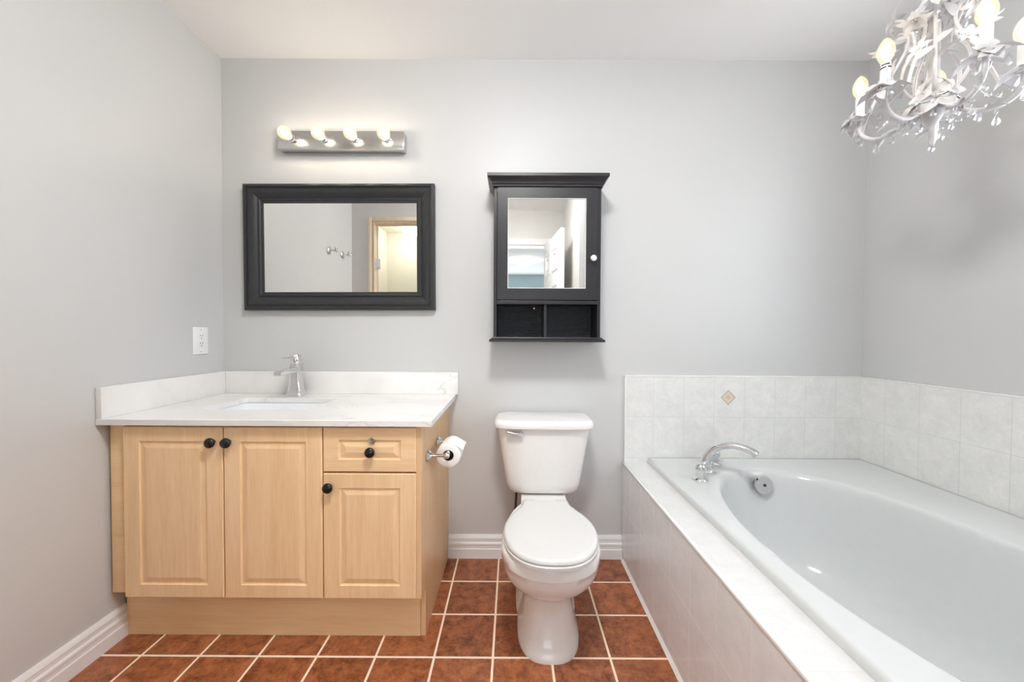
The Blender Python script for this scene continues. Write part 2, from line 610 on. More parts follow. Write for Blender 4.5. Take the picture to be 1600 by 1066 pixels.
# open six-panel entry door (seen in the cabinet mirror)
def entry_door():
    ang = math.atan2(0.66, 0.075)
    o = bpy.data.objects.new('door_1', None)
    COL.objects.link(o)
    hinge = Vector((EX1 - 0.02, AY + 0.03, 0))
    o.location = hinge
    o.rotation_euler = (0, 0, ang)
    o['_o'] = (0, 0, 0)
    W, Hh, th = 0.74, 2.02, 0.035
    m = MB().box(0, W, -th / 2, th / 2, 0.01, Hh, 0.002)
    for sgn in (1, -1):
        for x0, x1 in ((0.09, 0.33), (0.41, 0.65)):
            for z0, z1 in ((0.22, 0.80), (0.98, 1.56), (1.68, 1.90)):
                y = sgn * th / 2
                m.frame(x0, x1, z0, z1, [(0, y), (0.004, y + sgn * 0.007), (0.02, y + sgn * 0.007), (0.026, y)])
                m.frame(x0 + 0.035, x1 - 0.035, z0 + 0.035, z1 - 0.035, [(0, y), (0.02, y + sgn * 0.005), (0.03, y + sgn * 0.005), (0.031, y)])
    m.build('panel', M['door'], o)
    h = MB()
    for sgn in (1, -1):
        h.lathe([(0.026, 0), (0.024, 0.008), (0.011, 0.014), (0.010, 0.035), (0.024, 0.045), (0.027, 0.058), (0.02, 0.07), (0.0, 0.074)], (W - 0.07, sgn * th / 2, 0.95), (0, sgn, 0), 20)
    h.build('door_knob', M['chrome'], o)
    return struct(o)


entry_door()


# ------------------------------------------------------------------ baseboards
def baseboard_prof(h=0.113):
    return [(0, 0), (0.016, 0), (0.016, 0.045), (0.013, 0.050), (0.013, 0.062), (0.015, 0.066), (0.015, 0.074), (0.010, 0.080), (0.010, 0.092), (0.012, 0.096), (0.010, 0.104), (0.004, h), (0, h)]


def board(name, p0, p1, nrm):
    a, b, n = Vector(p0), Vector(p1), Vector(nrm)
    rings = [[e + n * d + Vector((0, 0, z)) for d, z in baseboard_prof()] for e in (a, b)]
    return struct(MB().loft(rings).build(name, M['trim'], smooth=20))


board('baseboard_back', (-0.309, YB, 0), (0.539, YB, 0), (0, -1, 0))
board('baseboard_left', (XL, YF, 0), (XL, 1.372, 0), (1, 0, 0))

# ------------------------------------------------------------------ tiled splash on the walls over the tub
wt = struct(MB().box(0.549, XR, YB - 0.010, YB, 0.472, 0.893).build('wall_tile_back', M['tile_back']))
MB().box(0.545, XR, YB - 0.012, YB, 0.893, 0.899, 0.002).box(0.545, 0.550, YB - 0.012, YB, 0.476, 0.893, 0.002).build('edge_trim', M['bullnose'], wt)
cx, cz, rr = 1.046, 0.795, 0.036
yy = YB - 0.010
dm = lambda r, y: [(cx - r, y, cz), (cx, y, cz - r), (cx + r, y, cz), (cx, y, cz + r)]
inl = MB().prism(dm(rr * 0.86, yy), (0, -0.0008, 0)).build('tile_inlay', M['inlay'], wt)
ln = MB().loft([dm(rr, yy), dm(rr, yy - 0.0012), dm(rr * 0.86, yy - 0.0012), dm(rr * 0.86, yy)], False, False)
for a0, b0, a1, b1 in ((-.3, .1, .2, .35), (-.05, -.3, .3, .05), (-.15, -.05, .15, .1), (-.3, -.15, -.1, .02)):
    ln.tube([(cx + a0 * rr, yy - 0.001, cz + b0 * rr), (cx + a1 * rr, yy - 0.001, cz + b1 * rr)], 0.0012, 6)
ln.build('inlay_line', M['inlay_line'], inl)
wt = struct(MB().box(XR - 0.010, XR, YF, YB - 0.010, 0.472, 0.893).build('wall_tile_right', M['tile_right']))
MB().box(XR - 0.012, XR, YF, YB - 0.012, 0.893, 0.899, 0.002).build('edge_trim', M['bullnose'], wt)

# ------------------------------------------------------------------ tub platform, tub, faucet
TX, TZ = 0.540, 0.475
RIM = 0.500
RX0 = 0.658
pl = thing('tub_platform', (TX, 1.1, 0), 'white tiled platform with a flat ledge boxing in the bathtub', 'tub surround')
MB().box(TX, 0.70, YF + 0.001, YB - 0.011, 0, TZ - 0.008).build('apron', M['tile_apron'], pl)
MB().box(TX + 0.003, 0.70, YF + 0.001, YB - 0.011, TZ - 0.008, TZ).build('ledge', M['tile_ledge'], pl)
MB().box(TX - 0.003, TX + 0.010, YF + 0.001, YB - 0.011, TZ - 0.010, TZ + 0.001, 0.003).build('edge_trim', M['bullnose'], pl)
MB().prism([(TX - 0.010, YF + 0.001, 0), (TX, YF + 0.001, 0), (TX, YF + 0.001, 0.012)], (0, YB - 0.03 - YF, 0)).build('grout_bead', M['grout_bead'], pl)

tub = thing('bathtub', (1.17, 1.1, 0.06), 'white oval soaker tub set into the tiled corner platform', 'bathtub')
NT_ = 96
rx0, rx1, ry0, ry1 = RX0, XR - 0.011, YF + 0.002, YB - 0.011
ecx, ecy, eax, eay = 1.083, 1.045, 0.357, 0.655


def rect_pt(a, ins, z):
    c, s_ = math.cos(a), math.sin(a)
    k = max(abs(c), abs(s_))
    return ((rx0 + rx1) / 2 + ((rx1 - rx0) / 2 - ins) * c / k, (ry0 + ry1) / 2 + ((ry1 - ry0) / 2 - ins) * s_ / k, z)


def ell_pt(a, k, z, dy=0.0):
    c, s_ = math.cos(a), math.sin(a)
    ay = eay * k
    return (ecx + eax * k * math.copysign(abs(c) ** 0.96, c), ecy + dy + ay * math.copysign(abs(s_) ** 0.96, s_), z)


def ell_grow(a, g, z):
    c, s_ = math.cos(a), math.sin(a)
    return (ecx + (eax + g) * c, ecy + (eay + g) * s_, z)


A = [2 * math.pi * k / NT_ for k in range(NT_)]
rings = [[rect_pt(a, 0, TZ + 0.0005) for a in A], [rect_pt(a, 0, RIM - 0.010) for a in A], [rect_pt(a, 0.002, RIM - 0.004) for a in A],
         [rect_pt(a, 0.008, RIM) for a in A], [rect_pt(a, 0.020, RIM) for a in A]]
rings += [[ell_grow(a, 0.026, RIM) for a in A], [ell_grow(a, 0.012, RIM - 0.0015) for a in A]]
for k, z, dy in ((1.0, 0.496, 0), (0.985, 0.486, 0), (0.972, 0.470, 0), (0.955, 0.42, 0.0), (0.92, 0.32, 0.004), (0.875, 0.23, 0.008), (0.82, 0.165, 0.012), (0.74, 0.125, 0.018), (0.62, 0.108, 0.02), (0.4, 0.102, 0.02), (0.15, 0.10, 0.02)):
    rings.append([ell_pt(a, k, z, dy) for a in A])
MB().loft(rings, False, True).build('basin', M['acrylic'], tub, smooth=50)
oc = Vector((1.094, 1.655, 0.446))
od = Vector((-0.02, -1, 0.16)).normalized()
ov = MB().lathe([(0.038, 0), (0.039, 0.006), (0.036, 0.011), (0.0, 0.0115)], oc, od, 32)
ov = ov.build('overflow_plate', M['chrome'], tub)
MB().lathe([(0.006, 0), (0.006, 0.0025), (0.0, 0.003)], oc + od * 0.0115, od, 12).build('screw', M['slot'], ov)
MB().lathe([(0.030, 0), (0.030, 0.004), (0.01, 0.006), (0.0, 0.006)], (1.09, 1.50, 0.108), (0, 0, 1), 24).build('drain', M['chrome'], tub)

tf = thing('tub_faucet', (0.858, 1.661, RIM), 'arched chrome tub faucet with two handles on the tub corner', 'faucet')
base = Vector((0.852, 1.661, RIM))
dv = Vector((0.77, -0.64, 0))
pts = catmull([base, base + Vector((0, 0, 0.045)) - dv * 0.006, base + Vector((0, 0, 0.085)) + dv * 0.008, base + Vector((0, 0, 0.118)) + dv * 0.045,
               base + Vector((0, 0, 0.134)) + dv * 0.09, base + Vector((0, 0, 0.132)) + dv * 0.135, base + Vector((0, 0, 0.120)) + dv * 0.168, base + Vector((0, 0, 0.108)) + dv * 0.182], 5)
nn = len(pts)
rad = [0.032 - 0.012 * min(1, i / nn * 1.7) + (0.004 * max(0, (i / nn - 0.7) / 0.3)) for i in range(nn)]
rad[-1] *= 0.8
MB().tube(pts, rad, 20, flat=0.72, up=(0.77, -0.64, 0)).lathe([(0.034, 0), (0.035, 0.005), (0.029, 0.010), (0.027, 0.02)], base, segs=24).build('spout', M['chrome'], tf, smooth=60)
for hx, hy in ((0.778, 1.567), (0.940, 1.762)):
    h = MB().lathe([(0.029, 0), (0.030, 0.004), (0.026, 0.009), (0.0195, 0.013), (0.019, 0.030), (0.022, 0.040), (0.0215, 0.055), (0.016, 0.066), (0.0, 0.070)], (hx, hy, RIM), segs=24)
    hb = h.build('handle', M['chrome'], tf, smooth=50)
    lv = catmull([(hx, hy, RIM + 0.058), (hx + 0.012, hy + 0.004, RIM + 0.068), (hx + 0.032, hy + 0.012, RIM + 0.070)], 4)
    MB().tube(lv, [0.011, 0.010, 0.009, 0.0085, 0.008, 0.008, 0.008, 0.0085, 0.007], 12, flat=0.6).build('lever', M['chrome'], hb, smooth=60)


# ------------------------------------------------------------------ vanity
def panel_door(x0, x1, z0, z1, yf, th, margin_x, margin_top, margin_bot):
    """raised-panel slab facing -y with a routed groove."""
    def ring(ix, it, ib, y):
        return [(x0 + ix, y, z0 + ib), (x1 - ix, y, z0 + ib), (x1 - ix, y, z1 - it), (x0 + ix, y, z1 - it)]
    mx, mt, mb_ = margin_x, margin_top, margin_bot
    seq = [(0, yf + th), (0, yf + 0.003), (0.0012, yf + 0.0012), (0.003, yf)]
    rings = [ring(i, i, i, y) for i, y in seq]
    for d, y in ((0, yf), (0.002, yf + 0.0045), (0.005, yf + 0.0055), (0.008, yf + 0.005), (0.022, yf + 0.0012), (0.025, yf + 0.0006)):
        rings.append(ring(mx + d, mt + d, mb_ + d, y))
    return MB().loft(rings)


YD = 1.300                 # door faces
van = thing('vanity_cabinet', (-0.85, 1.36, 0), 'pale maple bathroom vanity with three doors and one drawer', 'cabinet')
cx0, cx1 = -1.394, -0.310
MB().box(cx0 + 0.01, cx1 - 0.018, YD + 0.0215, 1.85, 0.192, 0.60).box(-0.649, cx1 - 0.018, YD + 0.0215, 1.42, 0.60, 0.772).box(cx0 + 0.06, -0.649, YD + 0.0215, 1.42, 0.60, 0.772).build('carcass', M['slot'], van)
MB().box(-1.334, cx1 - 0.018, YD + 0.012, YD + 0.040, 0.7745, 0.784).build('face_rail', M['gap'], van)
MB().box(cx0, -1.336, YD + 0.018, YD + 0.040, 0.187, 0.782, 0.001).build('filler_strip', M['maple_kick'], van)
sp = [(cx1 - 0.018, YD + 0.002, 0.182), (cx1 - 0.018, YD + 0.002, 0.784), (cx1 - 0.018, YB, 0.784), (cx1 - 0.018, YB, 0.0), (cx1 - 0.018, 1.368, 0.0), (cx1 - 0.018, 1.368, 0.182)]
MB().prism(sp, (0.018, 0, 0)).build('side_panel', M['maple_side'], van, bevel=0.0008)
MB().box(cx0, cx1 - 0.019, 1.366, 1.384, 0.0, 0.19).build('toe_kick', M['maple_kick'], van, bevel=0.0006)


def knob(x, z, parent, yf=YD):
    return MB().lathe([(0.0085, 0), (0.008, 0.006), (0.010, 0.009), (0.0160, 0.012), (0.0178, 0.017), (0.016, 0.0225), (0.010, 0.0255), (0.0, 0.0265)], (x, yf, z), (0, -1, 0), 24).build('knob', M['knob'], parent, smooth=50)


zt, zb = 0.775, 0.182
dA = panel_door(-1.333, -0.991, zb, zt, YD, 0.018, 0.055, 0.050, 0.045).build('door', M['maple'], van, smooth=0)
dB = panel_door(-0.987, -0.6505, zb, zt, YD, 0.018, 0.055, 0.050, 0.045).build('door', M['maple'], van, smooth=0)
dC = panel_door(-0.6465, -0.3285, zb, 0.617, YD, 0.018, 0.055, 0.050, 0.045).build('door', M['maple'], van, smooth=0)
dD = panel_door(-0.6465, -0.3285, 0.6225, zt, YD, 0.018, 0.052, 0.042, 0.042).build('drawer', M['maple_h'], van, smooth=0)
knob(-1.022, 0.724, dA)
knob(-0.968, 0.724, dB)
knob(-0.624, 0.572, dC)
knob(-0.481, 0.694, dD)
lk = MB().lathe([(0.011, 0), (0.0115, 0.003), (0.009, 0.0045), (0.007, 0.004), (0.0, 0.004)], (-0.4785, YD, 0.733), (0, -1, 0), 20).build('lock', M['brass'], dD)

# countertop with backsplash
CZ1, CZ0 = 0.804, 0.784
cx_r = -0.271
ct = thing('countertop', (-0.84, 1.56, CZ0), 'white veined quartz worktop with raised backsplash on the maple vanity', 'countertop')
sx0, sx1, sy0, sy1 = -1.195, -0.783, 1.452, 1.708
ox0, ox1, oy0, oy1 = XL + 0.002, cx_r, 1.280, YB - 0.002


def rr4(x0, x1, y0, y1, z, r, n=5):
    out = []
    for cx_, cy_, a0 in ((x1 - r, y0 + r, -90), (x1 - r, y1 - r, 0), (x0 + r, y1 - r, 90), (x0 + r, y0 + r, 180)):
        for k in range(n + 1):
            a = R(a0 + 90 * k / n)
            out.append((cx_ + r * math.cos(a), cy_ + r * math.sin(a), z))
    return out


e = 0.0015
sl = MB().loft([rr4(ox0, ox1, oy0, oy1, CZ0, 0.0005), rr4(ox0, ox1, oy0, oy1, CZ1 - e, 0.0005), rr4(ox0 + e, ox1 - e, oy0 + e, oy1 - e, CZ1, 0.0005),
                rr4(sx0 - e, sx1 + e, sy0 - e, sy1 + e, CZ1, 0.014), rr4(sx0, sx1, sy0, sy1, CZ1 - e, 0.014), rr4(sx0, sx1, sy0, sy1, CZ0, 0.014), rr4(ox0, ox1, oy0, oy1, CZ0, 0.0005)], False, False)
sl.build('slab', M['quartz'], ct, smooth=30)
BS = 0.911
MB().box(XL + 0.023, -0.262, YB - 0.022, YB - 0.002, CZ1 + 0.0003, BS, 0.0015).build('backsplash', M['quartz'], ct)
MB().box(XL + 0.002, XL + 0.022, 1.281, YB - 0.002, CZ1 + 0.0003, BS, 0.0015).build('backsplash', M['quartz'], ct)
sk = thing('sink', (-0.99, 1.58, 0.64), 'white rectangular basin sunk under the quartz worktop', 'sink')
g = 0.004
rings = [rr4(sx0 - 0.02, sx1 + 0.02, sy0 - 0.02, sy1 + 0.02, CZ0 - 0.001, 0.02), rr4(sx0 - g, sx1 + g, sy0 - g, sy1 + g, CZ0 - 0.001, 0.018), rr4(sx0 + 0.001, sx1 - 0.001, sy0 + 0.001, sy1 - 0.001, CZ0 - 0.006, 0.022),
         rr4(sx0 + 0.012, sx1 - 0.012, sy0 + 0.012, sy1 - 0.012, CZ0 - 0.09, 0.03), rr4(sx0 + 0.03, sx1 - 0.03, sy0 + 0.03, sy1 - 0.03, CZ0 - 0.128, 0.04),
         rr4(sx0 + 0.07, sx1 - 0.07, sy0 + 0.07, sy1 - 0.07, CZ0 - 0.135, 0.04), rr4(-1.01, -0.97, 1.56, 1.60, CZ0 - 0.138, 0.015)]
MB().loft(rings, False, True).build('bowl', M['basin'], sk, smooth=60)
MB().lathe([(0.022, 0), (0.022, 0.003), (0.0, 0.004)], (-0.99, 1.58, CZ0 - 0.1385), segs=20).build('drain', M['chrome'], sk)

fx, fy = -1.012, 1.785
fc = thing('sink_faucet', (fx, fy, CZ1), 'chrome single lever faucet standing behind the vanity sink', 'faucet')
rings = []
for z, hx, hy in ((0, .037, .030), (0.006, .037, .030), (0.010, .034, .028), (0.030, .029, .025), (0.055, .0245, .0225), (0.085, .0225, .0215), (0.115, .0215, .021), (0.150, .0215, .021)):
    rings.append(superring(fx, fy, hx, hy, CZ1 + z + 0.0003, 7, 32))
MB().loft(rings).build('body', M['chrome'], fc, smooth=40)
MB().loft([[(fx - a, y, z0 + CZ1) for a, z0 in ((w_, zl), (-w_, zl), (-w_, zh), (w_, zh))] for y, w_, zl, zh in
           ((fy - 0.005, .019, .108, .140), (fy - 0.04, .018, .110, .136), (fy - 0.10, .017, .108, .129), (fy - 0.145, .0165, .106, .125))]).build('spout', M['chrome'], fc, smooth=0, bevel=0.004, segs=3)
lv = MB().lathe([(0.0205, 0), (0.0215, 0.003), (0.0215, 0.036), (0.019, 0.040), (0.0, 0.041)], (fx, fy, CZ1 + 0.1515), segs=28)
lv.tube([(fx, fy - 0.015, CZ1 + 0.181), (fx, fy - 0.06, CZ1 + 0.181), (fx, fy - 0.112, CZ1 + 0.183)], [0.0042, 0.0036, 0.0032], 10)
lv.build('lever', M['chrome'], fc, smooth=40)

# ------------------------------------------------------------------ paper holder + roll on the vanity side
hz = 0.650
ph = thing('toilet_paper_holder', (cx1, 1.489, hz), 'chrome two post paper holder on the vanity side panel', 'paper holder')
ROLLX = -0.240
for py in (1.396, 1.582):
    m = MB().lathe([(0.024, 0.0003), (0.0245, 0.004), (0.020, 0.009), (0.012, 0.013), (0.010, 0.02)], (cx1, py, hz), (1, 0, 0), 24, sx=1.3, sy=0.85)
    m.tube([(cx1 + 0.012, py, hz), (cx1 + 0.03, py, hz), (ROLLX - 0.004, py, hz)], [0.0085, 0.0062, 0.0062], 12)
    m.ball((ROLLX, py, hz), 0.0115, 16, 10)
    m.build('post', M['chrome'], ph, smooth=50)
MB().tube([(ROLLX, 1.405, hz), (ROLLX, 1.42, hz), (ROLLX, 1.421, hz), (ROLLX, 1.557, hz), (ROLLX, 1.558, hz), (ROLLX, 1.573, hz)], [0.005, 0.005, 0.0085, 0.0085, 0.005, 0.005], 12).build('roller', M['chrome'], ph, smooth=50)
ry0_, ry1_, rr_ = 1.432, 1.538, 0.0455
rcz = hz - 0.0115
rl = thing('toilet_paper_roll', (ROLLX, 1.485, rcz), 'white toilet paper roll with a loose end, on the holder', 'toilet paper')


def circ(r, y, n=40):
    return [(ROLLX + r * math.cos(2 * math.pi * k / n), y, rcz + r * math.sin(2 * math.pi * k / n)) for k in range(n)]


MB().loft([circ(0.0205, ry0_), circ(rr_ - 0.0015, ry0_), circ(rr_, ry0_ + 0.0015), circ(rr_, ry1_ - 0.0015), circ(rr_ - 0.0015, ry1_), circ(0.0205, ry1_), circ(0.0205, ry0_)], False, False).build('paper', M['paper'], rl, smooth=50)
MB().loft([circ(0.0204, ry0_ + 0.001), circ(0.0204, ry1_ - 0.001), circ(0.0193, ry1_ - 0.001), circ(0.0193, ry0_ + 0.001), circ(0.0204, ry0_ + 0.001)], False, False).build('core', M['card'], rl, smooth=50)
ft, fb = [], []
for k in range(9):
    if k < 5:
        a = R(95 - k * 9)
        p = Vector((math.cos(a), 0, math.sin(a))) * (rr_ + 0.0006)
        p0 = p
        q = (Vector((math.cos(a), 0, math.sin(a))) * (rr_ + 0.0013))
    else:
        a = R(95 - 36)
        tg = Vector((math.sin(a), 0, -math.cos(a)))
        p = p0 + tg * 0.009 * (k - 4)
        q = p + Vector((math.cos(a), 0, math.sin(a))) * 0.0007
    ft.append(p)
    fb.append(q)
poly = ft + list(reversed(fb))
MB().loft([[Vector((ROLLX, ry0_ + 0.001, rcz)) + p for p in poly], [Vector((ROLLX, ry1_ - 0.001, rcz)) + p for p in poly]]).build('loose_sheet', M['paper'], rl, smooth=50)

# ------------------------------------------------------------------ toilet
tcx = 0.141
toi = thing('toilet', (tcx, 1.84, 0), 'white two piece toilet with closed lid beside the tiled tub', 'toilet', rot=(0, 0, -0.014))
toi['_o'] = (tcx, 1.84, 0)


def egg(z, yb, yf, hw, yc=None, e=2.3, n=48):
    yc = yc if yc is not None else yf + hw * 1.02
    return superring(tcx, yc, hw, yb - yc, z, e, n, front=yc - yf)


b = MB()
b.loft([egg(z, yb, yf, hw, yc, e_) for z, yb, yf, hw, yc, e_ in (
    (0, 1.66, 1.248, .112, 1.42, 2.6), (.018, 1.66, 1.248, .112, 1.42, 2.6), (.030, 1.66, 1.258, .106, 1.42, 2.6), (.07, 1.66, 1.275, .097, 1.43, 2.5), (.13, 1.66, 1.287, .089, 1.43, 2.4), (.18, 1.66, 1.285, .088, 1.42, 2.4),
    (.205, 1.66, 1.262, .098, 1.40, 2.3), (.225, 1.66, 1.232, .117, 1.37, 2.2), (.25, 1.66, 1.200, .137, 1.34, 2.1), (.28, 1.66, 1.173, .153, 1.32, 2.1), (.315, 1.66, 1.155, .163, 1.31, 2.1), (.340, 1.66, 1.150, .166, 1.31, 2.1),
    (.342, 1.66, 1.146, .168, 1.31, 2.1), (.376, 1.66, 1.143, .169, 1.31, 2.1), (.382, 1.66, 1.148, .164, 1.31, 2.1))])
b.loft([superring(tcx, 1.565, hw, .16, z, 3.0, 40) for z, hw in ((0, .118), (.02, .118), (.03, .108), (.16, .10), (.24, .09), (.30, .07))])
b.loft([superring(tcx, 1.63, hw, hy, z, 5.0, 40) for z, hw, hy in ((.30, .085, .15), (.345, .10, .175), (.378, .10, .175), (.384, .096, .171))])
b.build('bowl', M['porcelain'], toi, smooth=50)


def lid_ring(z, ins=0.0, dy=0.0):
    half = [(0, 1.130), (.055, 1.137), (.105, 1.166), (.143, 1.222), (.162, 1.300), (.157, 1.375), (.136, 1.440), (.108, 1.492), (.096, 1.530), (.094, 1.556)]
    c = [(p.x, p.y) for p in catmull([(x, y, 0) for x, y in half], 4)]
    c = [(max(0, x - ins * (1 if x > 0.02 else x / 0.02)), y + ins * (1.30 - y) / 0.17 if y < 1.30 else y - ins * (y - 1.30) / 0.26) for x, y in c]
    pts = [(tcx + x, y + dy, z) for x, y in c] + [(tcx - x, y + dy, z) for x, y in reversed(c[1:])]
    return pts


MB().loft([lid_ring(.3845, .006), lid_ring(.387, 0), lid_ring(.397, -.001), lid_ring(.401, .004)]).build('seat', M['seat'], toi, smooth=50)
MB().loft([lid_ring(.4025, .004), lid_ring(.405, .001), lid_ring(.413, .0015), lid_ring(.4175, .006), lid_ring(.419, .014), lid_ring(.4200, .05)]).build('seat_lid', M['seat'], toi, smooth=50)
for sx in (-1, 1):
    MB().box(tcx + sx * .066 - .020, tcx + sx * .066 + .020, 1.548, 1.588, .385, .409, .006, 3).build('hinge', M['seat'], toi)
tk = MB()
tr = []
for z, hw, yf in ((.3855, .112, 1.71), (.388, .128, 1.69), (.396, .144, 1.672), (.412, .157, 1.661), (.44, .1655, 1.656), (.55, .183, 1.645), (.64, .197, 1.638), (.689, .204, 1.634)):
    yc = 1.74
    tr.append(superring(tcx, yc, hw, 1.836 - yc, z, 5.0, 56, front=yc - yf))
tk.loft(tr)
tank = tk.build('tank', M['porcelain'], toi, smooth=50)
tl = []
for z, ins in ((.690, .006), (.693, .001), (.705, 0), (.716, .003), (.722, .010), (.7245, .022)):
    tl.append(superring(tcx, 1.735, .2195 - ins, 1.845 - 1.735 - ins, z, 5.5, 56, front=1.735 - 1.614 - ins))
MB().loft(tl).build('tank_lid', M['porcelain'], toi, smooth=50)
lx, ly, lz = tcx - 0.101, 1.640, 0.668
fl = MB().lathe([(0.013, 0), (0.013, 0.006), (0.010, 0.012), (0.0, 0.014)], (lx, ly - 0.001, lz), (0, -1, 0), 20)
fl.tube(catmull([(lx + 0.006, ly - 0.012, lz), (lx - 0.015, ly - 0.018, lz + 0.003), (lx - 0.04, ly - 0.021, lz + 0.008), (lx - 0.062, ly - 0.021, lz + 0.012)], 4), [.012, .012, .0115, .011, .010, .0095, .009, .008, .0075, .007, .0065, .006, .005], 12, flat=0.7)
fl.build('flush_lever', M['chrome'], toi, smooth=50)
sx_ = tcx - 0.118
MB().tube(catmull([(sx_, 1.76, .392), (sx_ - .002, 1.765, .33), (sx_ - .006, 1.785, .24), (sx_ - .004, 1.80, .175)], 5), .0058, 10).lathe([(.016, 0), (.016, .022), (.010, .026)], (sx_, 1.76, .370), segs=12).build('supply_hose', M['hose'], toi)
MB().tube([(sx_ - .004, 1.80, .18), (sx_ - .004, 1.80, .155)], .009, 12).tube([(sx_ - .004, 1.80, .160), (sx_ - .004, 1.838, .160)], .008, 12).ball((sx_ - .004, 1.79, .160), .012, 12, 8).build('shutoff_valve', M['chrome'], toi)

# ------------------------------------------------------------------ framed mirror
mx0, mx1, mz0, mz1 = -1.284, -0.374, 1.2065, 1.8075
mi = thing('wall_mirror', ((mx0 + mx1) / 2, YB, (mz0 + mz1) / 2), 'wide mirror in a thick charcoal moulded frame above the vanity', 'mirror', rot=(0, -0.006, 0))
P = [(0, 0.0008), (0, .028), (.003, .036), (.012, .040), (.017, .039), (.019, .033), (.023, .033), (.026, .036), (.034, .035), (.048, .030), (.058, .022), (.064, .020), (.068, .024), (.074, .024), (.078, .020), (.086, .019), (.089, .013), (.089, .0008)]
MB().frame(mx0, mx1, mz0, mz1, [(i, YB - d) for i, d in P]).build('frame', M['blackframe'], mi, smooth=25)
MB().box(mx0 + .0885, mx1 - .0885, YB - .014, YB - .006, mz0 + .0885, mz1 - .0885).build('mirror_glass', M['mirror'], mi, smooth=0)

# ------------------------------------------------------------------ medicine cabinet
kx0, kx1 = -0.086, 0.391
kf = 1.712
mc = thing('medicine_cabinet', ((kx0 + kx1) / 2, YB, 1.065), 'black mirrored wall cabinet with open niche above the toilet', 'cabinet')
zk0, zk1, zs = 1.083, 1.748, 1.240
MB().box(kx0, kx0 + .014, kf, YB - .001, zk0, zk1).box(kx1 - .014, kx1, kf, YB - .001, zk0, zk1).box(kx0 + .014, kx1 - .014, kf, YB - .001, zk1 - .014, zk1).build('body', M['espresso'], mc, smooth=0, bevel=.001)
MB().box(kx0 + .0145, kx1 - .0145, YB - .010, YB - .003, zk0, zk1 - .015).build('back_panel', M['backing'], mc, smooth=0)
MB().box(kx0 + .0145, kx1 - .0145, kf - .012, YB - .011, zs - .010, zs + .006).build('shelf', M['espresso'], mc, smooth=0, bevel=.001)
MB().box(0.1395, 0.1515, kf + .002, YB - .011, zk0 + .001, zs - .011).build('divider', M['espresso'], mc, smooth=0, bevel=.001)
cr = []
for z, g_ in ((1.7485, 0), (1.7485, .004), (1.756, .005), (1.760, .010), (1.766, .011), (1.776, .016), (1.783, .024), (1.786, .028), (1.799, .028), (1.800, .026)):
    cr.append([(kx0 - g_, kf - .008 - g_, z), (kx1 + g_, kf - .008 - g_, z), (kx1 + g_, YB - .001, z), (kx0 - g_, YB - .001, z)])
MB().loft(cr).build('crown_moulding', M['espresso'], mc, smooth=25)
cr = []
for z, g_ in ((1.062, .014), (1.064, .018), (1.070, .018), (1.074, .014), (1.079, .006), (1.0828, .004)):
    cr.append([(kx0 - g_, kf - .008 - g_, z), (kx1 + g_, kf - .008 - g_, z), (kx1 + g_, YB - .001, z), (kx0 - g_, YB - .001, z)])
MB().loft(cr).build('base_moulding', M['espresso'], mc, smooth=25)
dx0, dx1, dz0, dz1 = kx0 + .016, kx1 - .016, zs + .009, zk1 - .003
hx0, hx1, hz0, hz1 = -0.0215, 0.3205, 1.302, 1.6955
yd0, yd1 = kf - .010, kf + .008


def rect(x0, x1, z0, z1, y):
    return [(x0, y, z0), (x1, y, z0), (x1, y, z1), (x0, y, z1)]


dr = MB().loft([rect(dx0, dx1, dz0, dz1, yd1), rect(dx0, dx1, dz0, dz1, yd0 + .001), rect(dx0 + .001, dx1 - .001, dz0 + .001, dz1 - .001, yd0), rect(hx0 - .003, hx1 + .003, hz0 - .003, hz1 + .003, yd0),
                rect(hx0, hx1, hz0, hz1, yd0 + .004), rect(hx0, hx1, hz0, hz1, yd1), rect(dx0, dx1, dz0, dz1, yd1)], False, False).build('door', M['espresso'], mc, smooth=0)
MB().frame(hx0 - .002, hx1 + .002, hz0 - .002, hz1 + .002, [(0, yd0 + .004), (0, yd0 + .0005), (.002, yd0 + .0005), (.003, yd0 + .004)]).build('bead', M['bullnose'], dr, smooth=0)
MB().box(hx0, hx1, yd0 + .005, yd1 - .002, hz0, hz1).build('mirror_pane', M['mirror'], dr, smooth=0)
MB().lathe([(.006, 0), (.005, .008), (.009, .012), (.0135, .018), (.0135, .023), (.010, .027), (0, .028)], (0.353, yd0, 1.431), (0, -1, 0), 20).build('knob', M['sleeve'], dr, smooth=50)
MB().lathe([(.005, 0), (.005, .002), (0, .003)], (0.104, YB - .0105, 1.222), (0, -1, 0), 12).build('screw', M['chrome'], mc)

# ------------------------------------------------------------------ vanity light bar
vl = thing('vanity_light', (-0.81, YB, 2.003), 'chrome light bar with four clear globe bulbs above the framed mirror', 'light fixture')
MB().box(-1.108, -0.514, 1.812, YB - .001, 1.961, 2.046, .004, 2).build('backplate', M['brushed'], vl)
for bx in (-1.043, -0.891, -0.744, -0.592):
    zb_ = 2.008
    s_ = MB().lathe([(.020, 0), (.020, .004), (.0155, .006), (.0155, .020)], (bx, 1.812, zb_), (0, -1, 0), 20).build('socket', M['chrome'], vl)
    o = Vector((bx, 1.812, zb_))
    pr = [(.012, .018), (.0125, .024)] + [(.0295 * math.sin(R(a)), .0535 - .0295 * math.cos(R(a))) for a in range(28, 181, 12)]
    bl = MB().lathe(pr, o, (0, -1, 0), 20).build('bulb', M['bulb_glass'], s_, smooth=60)
    MB().ico((bx, 1.812 - .0535, zb_), .0165, 2).build('filament', M['glow_vanity'], s_)

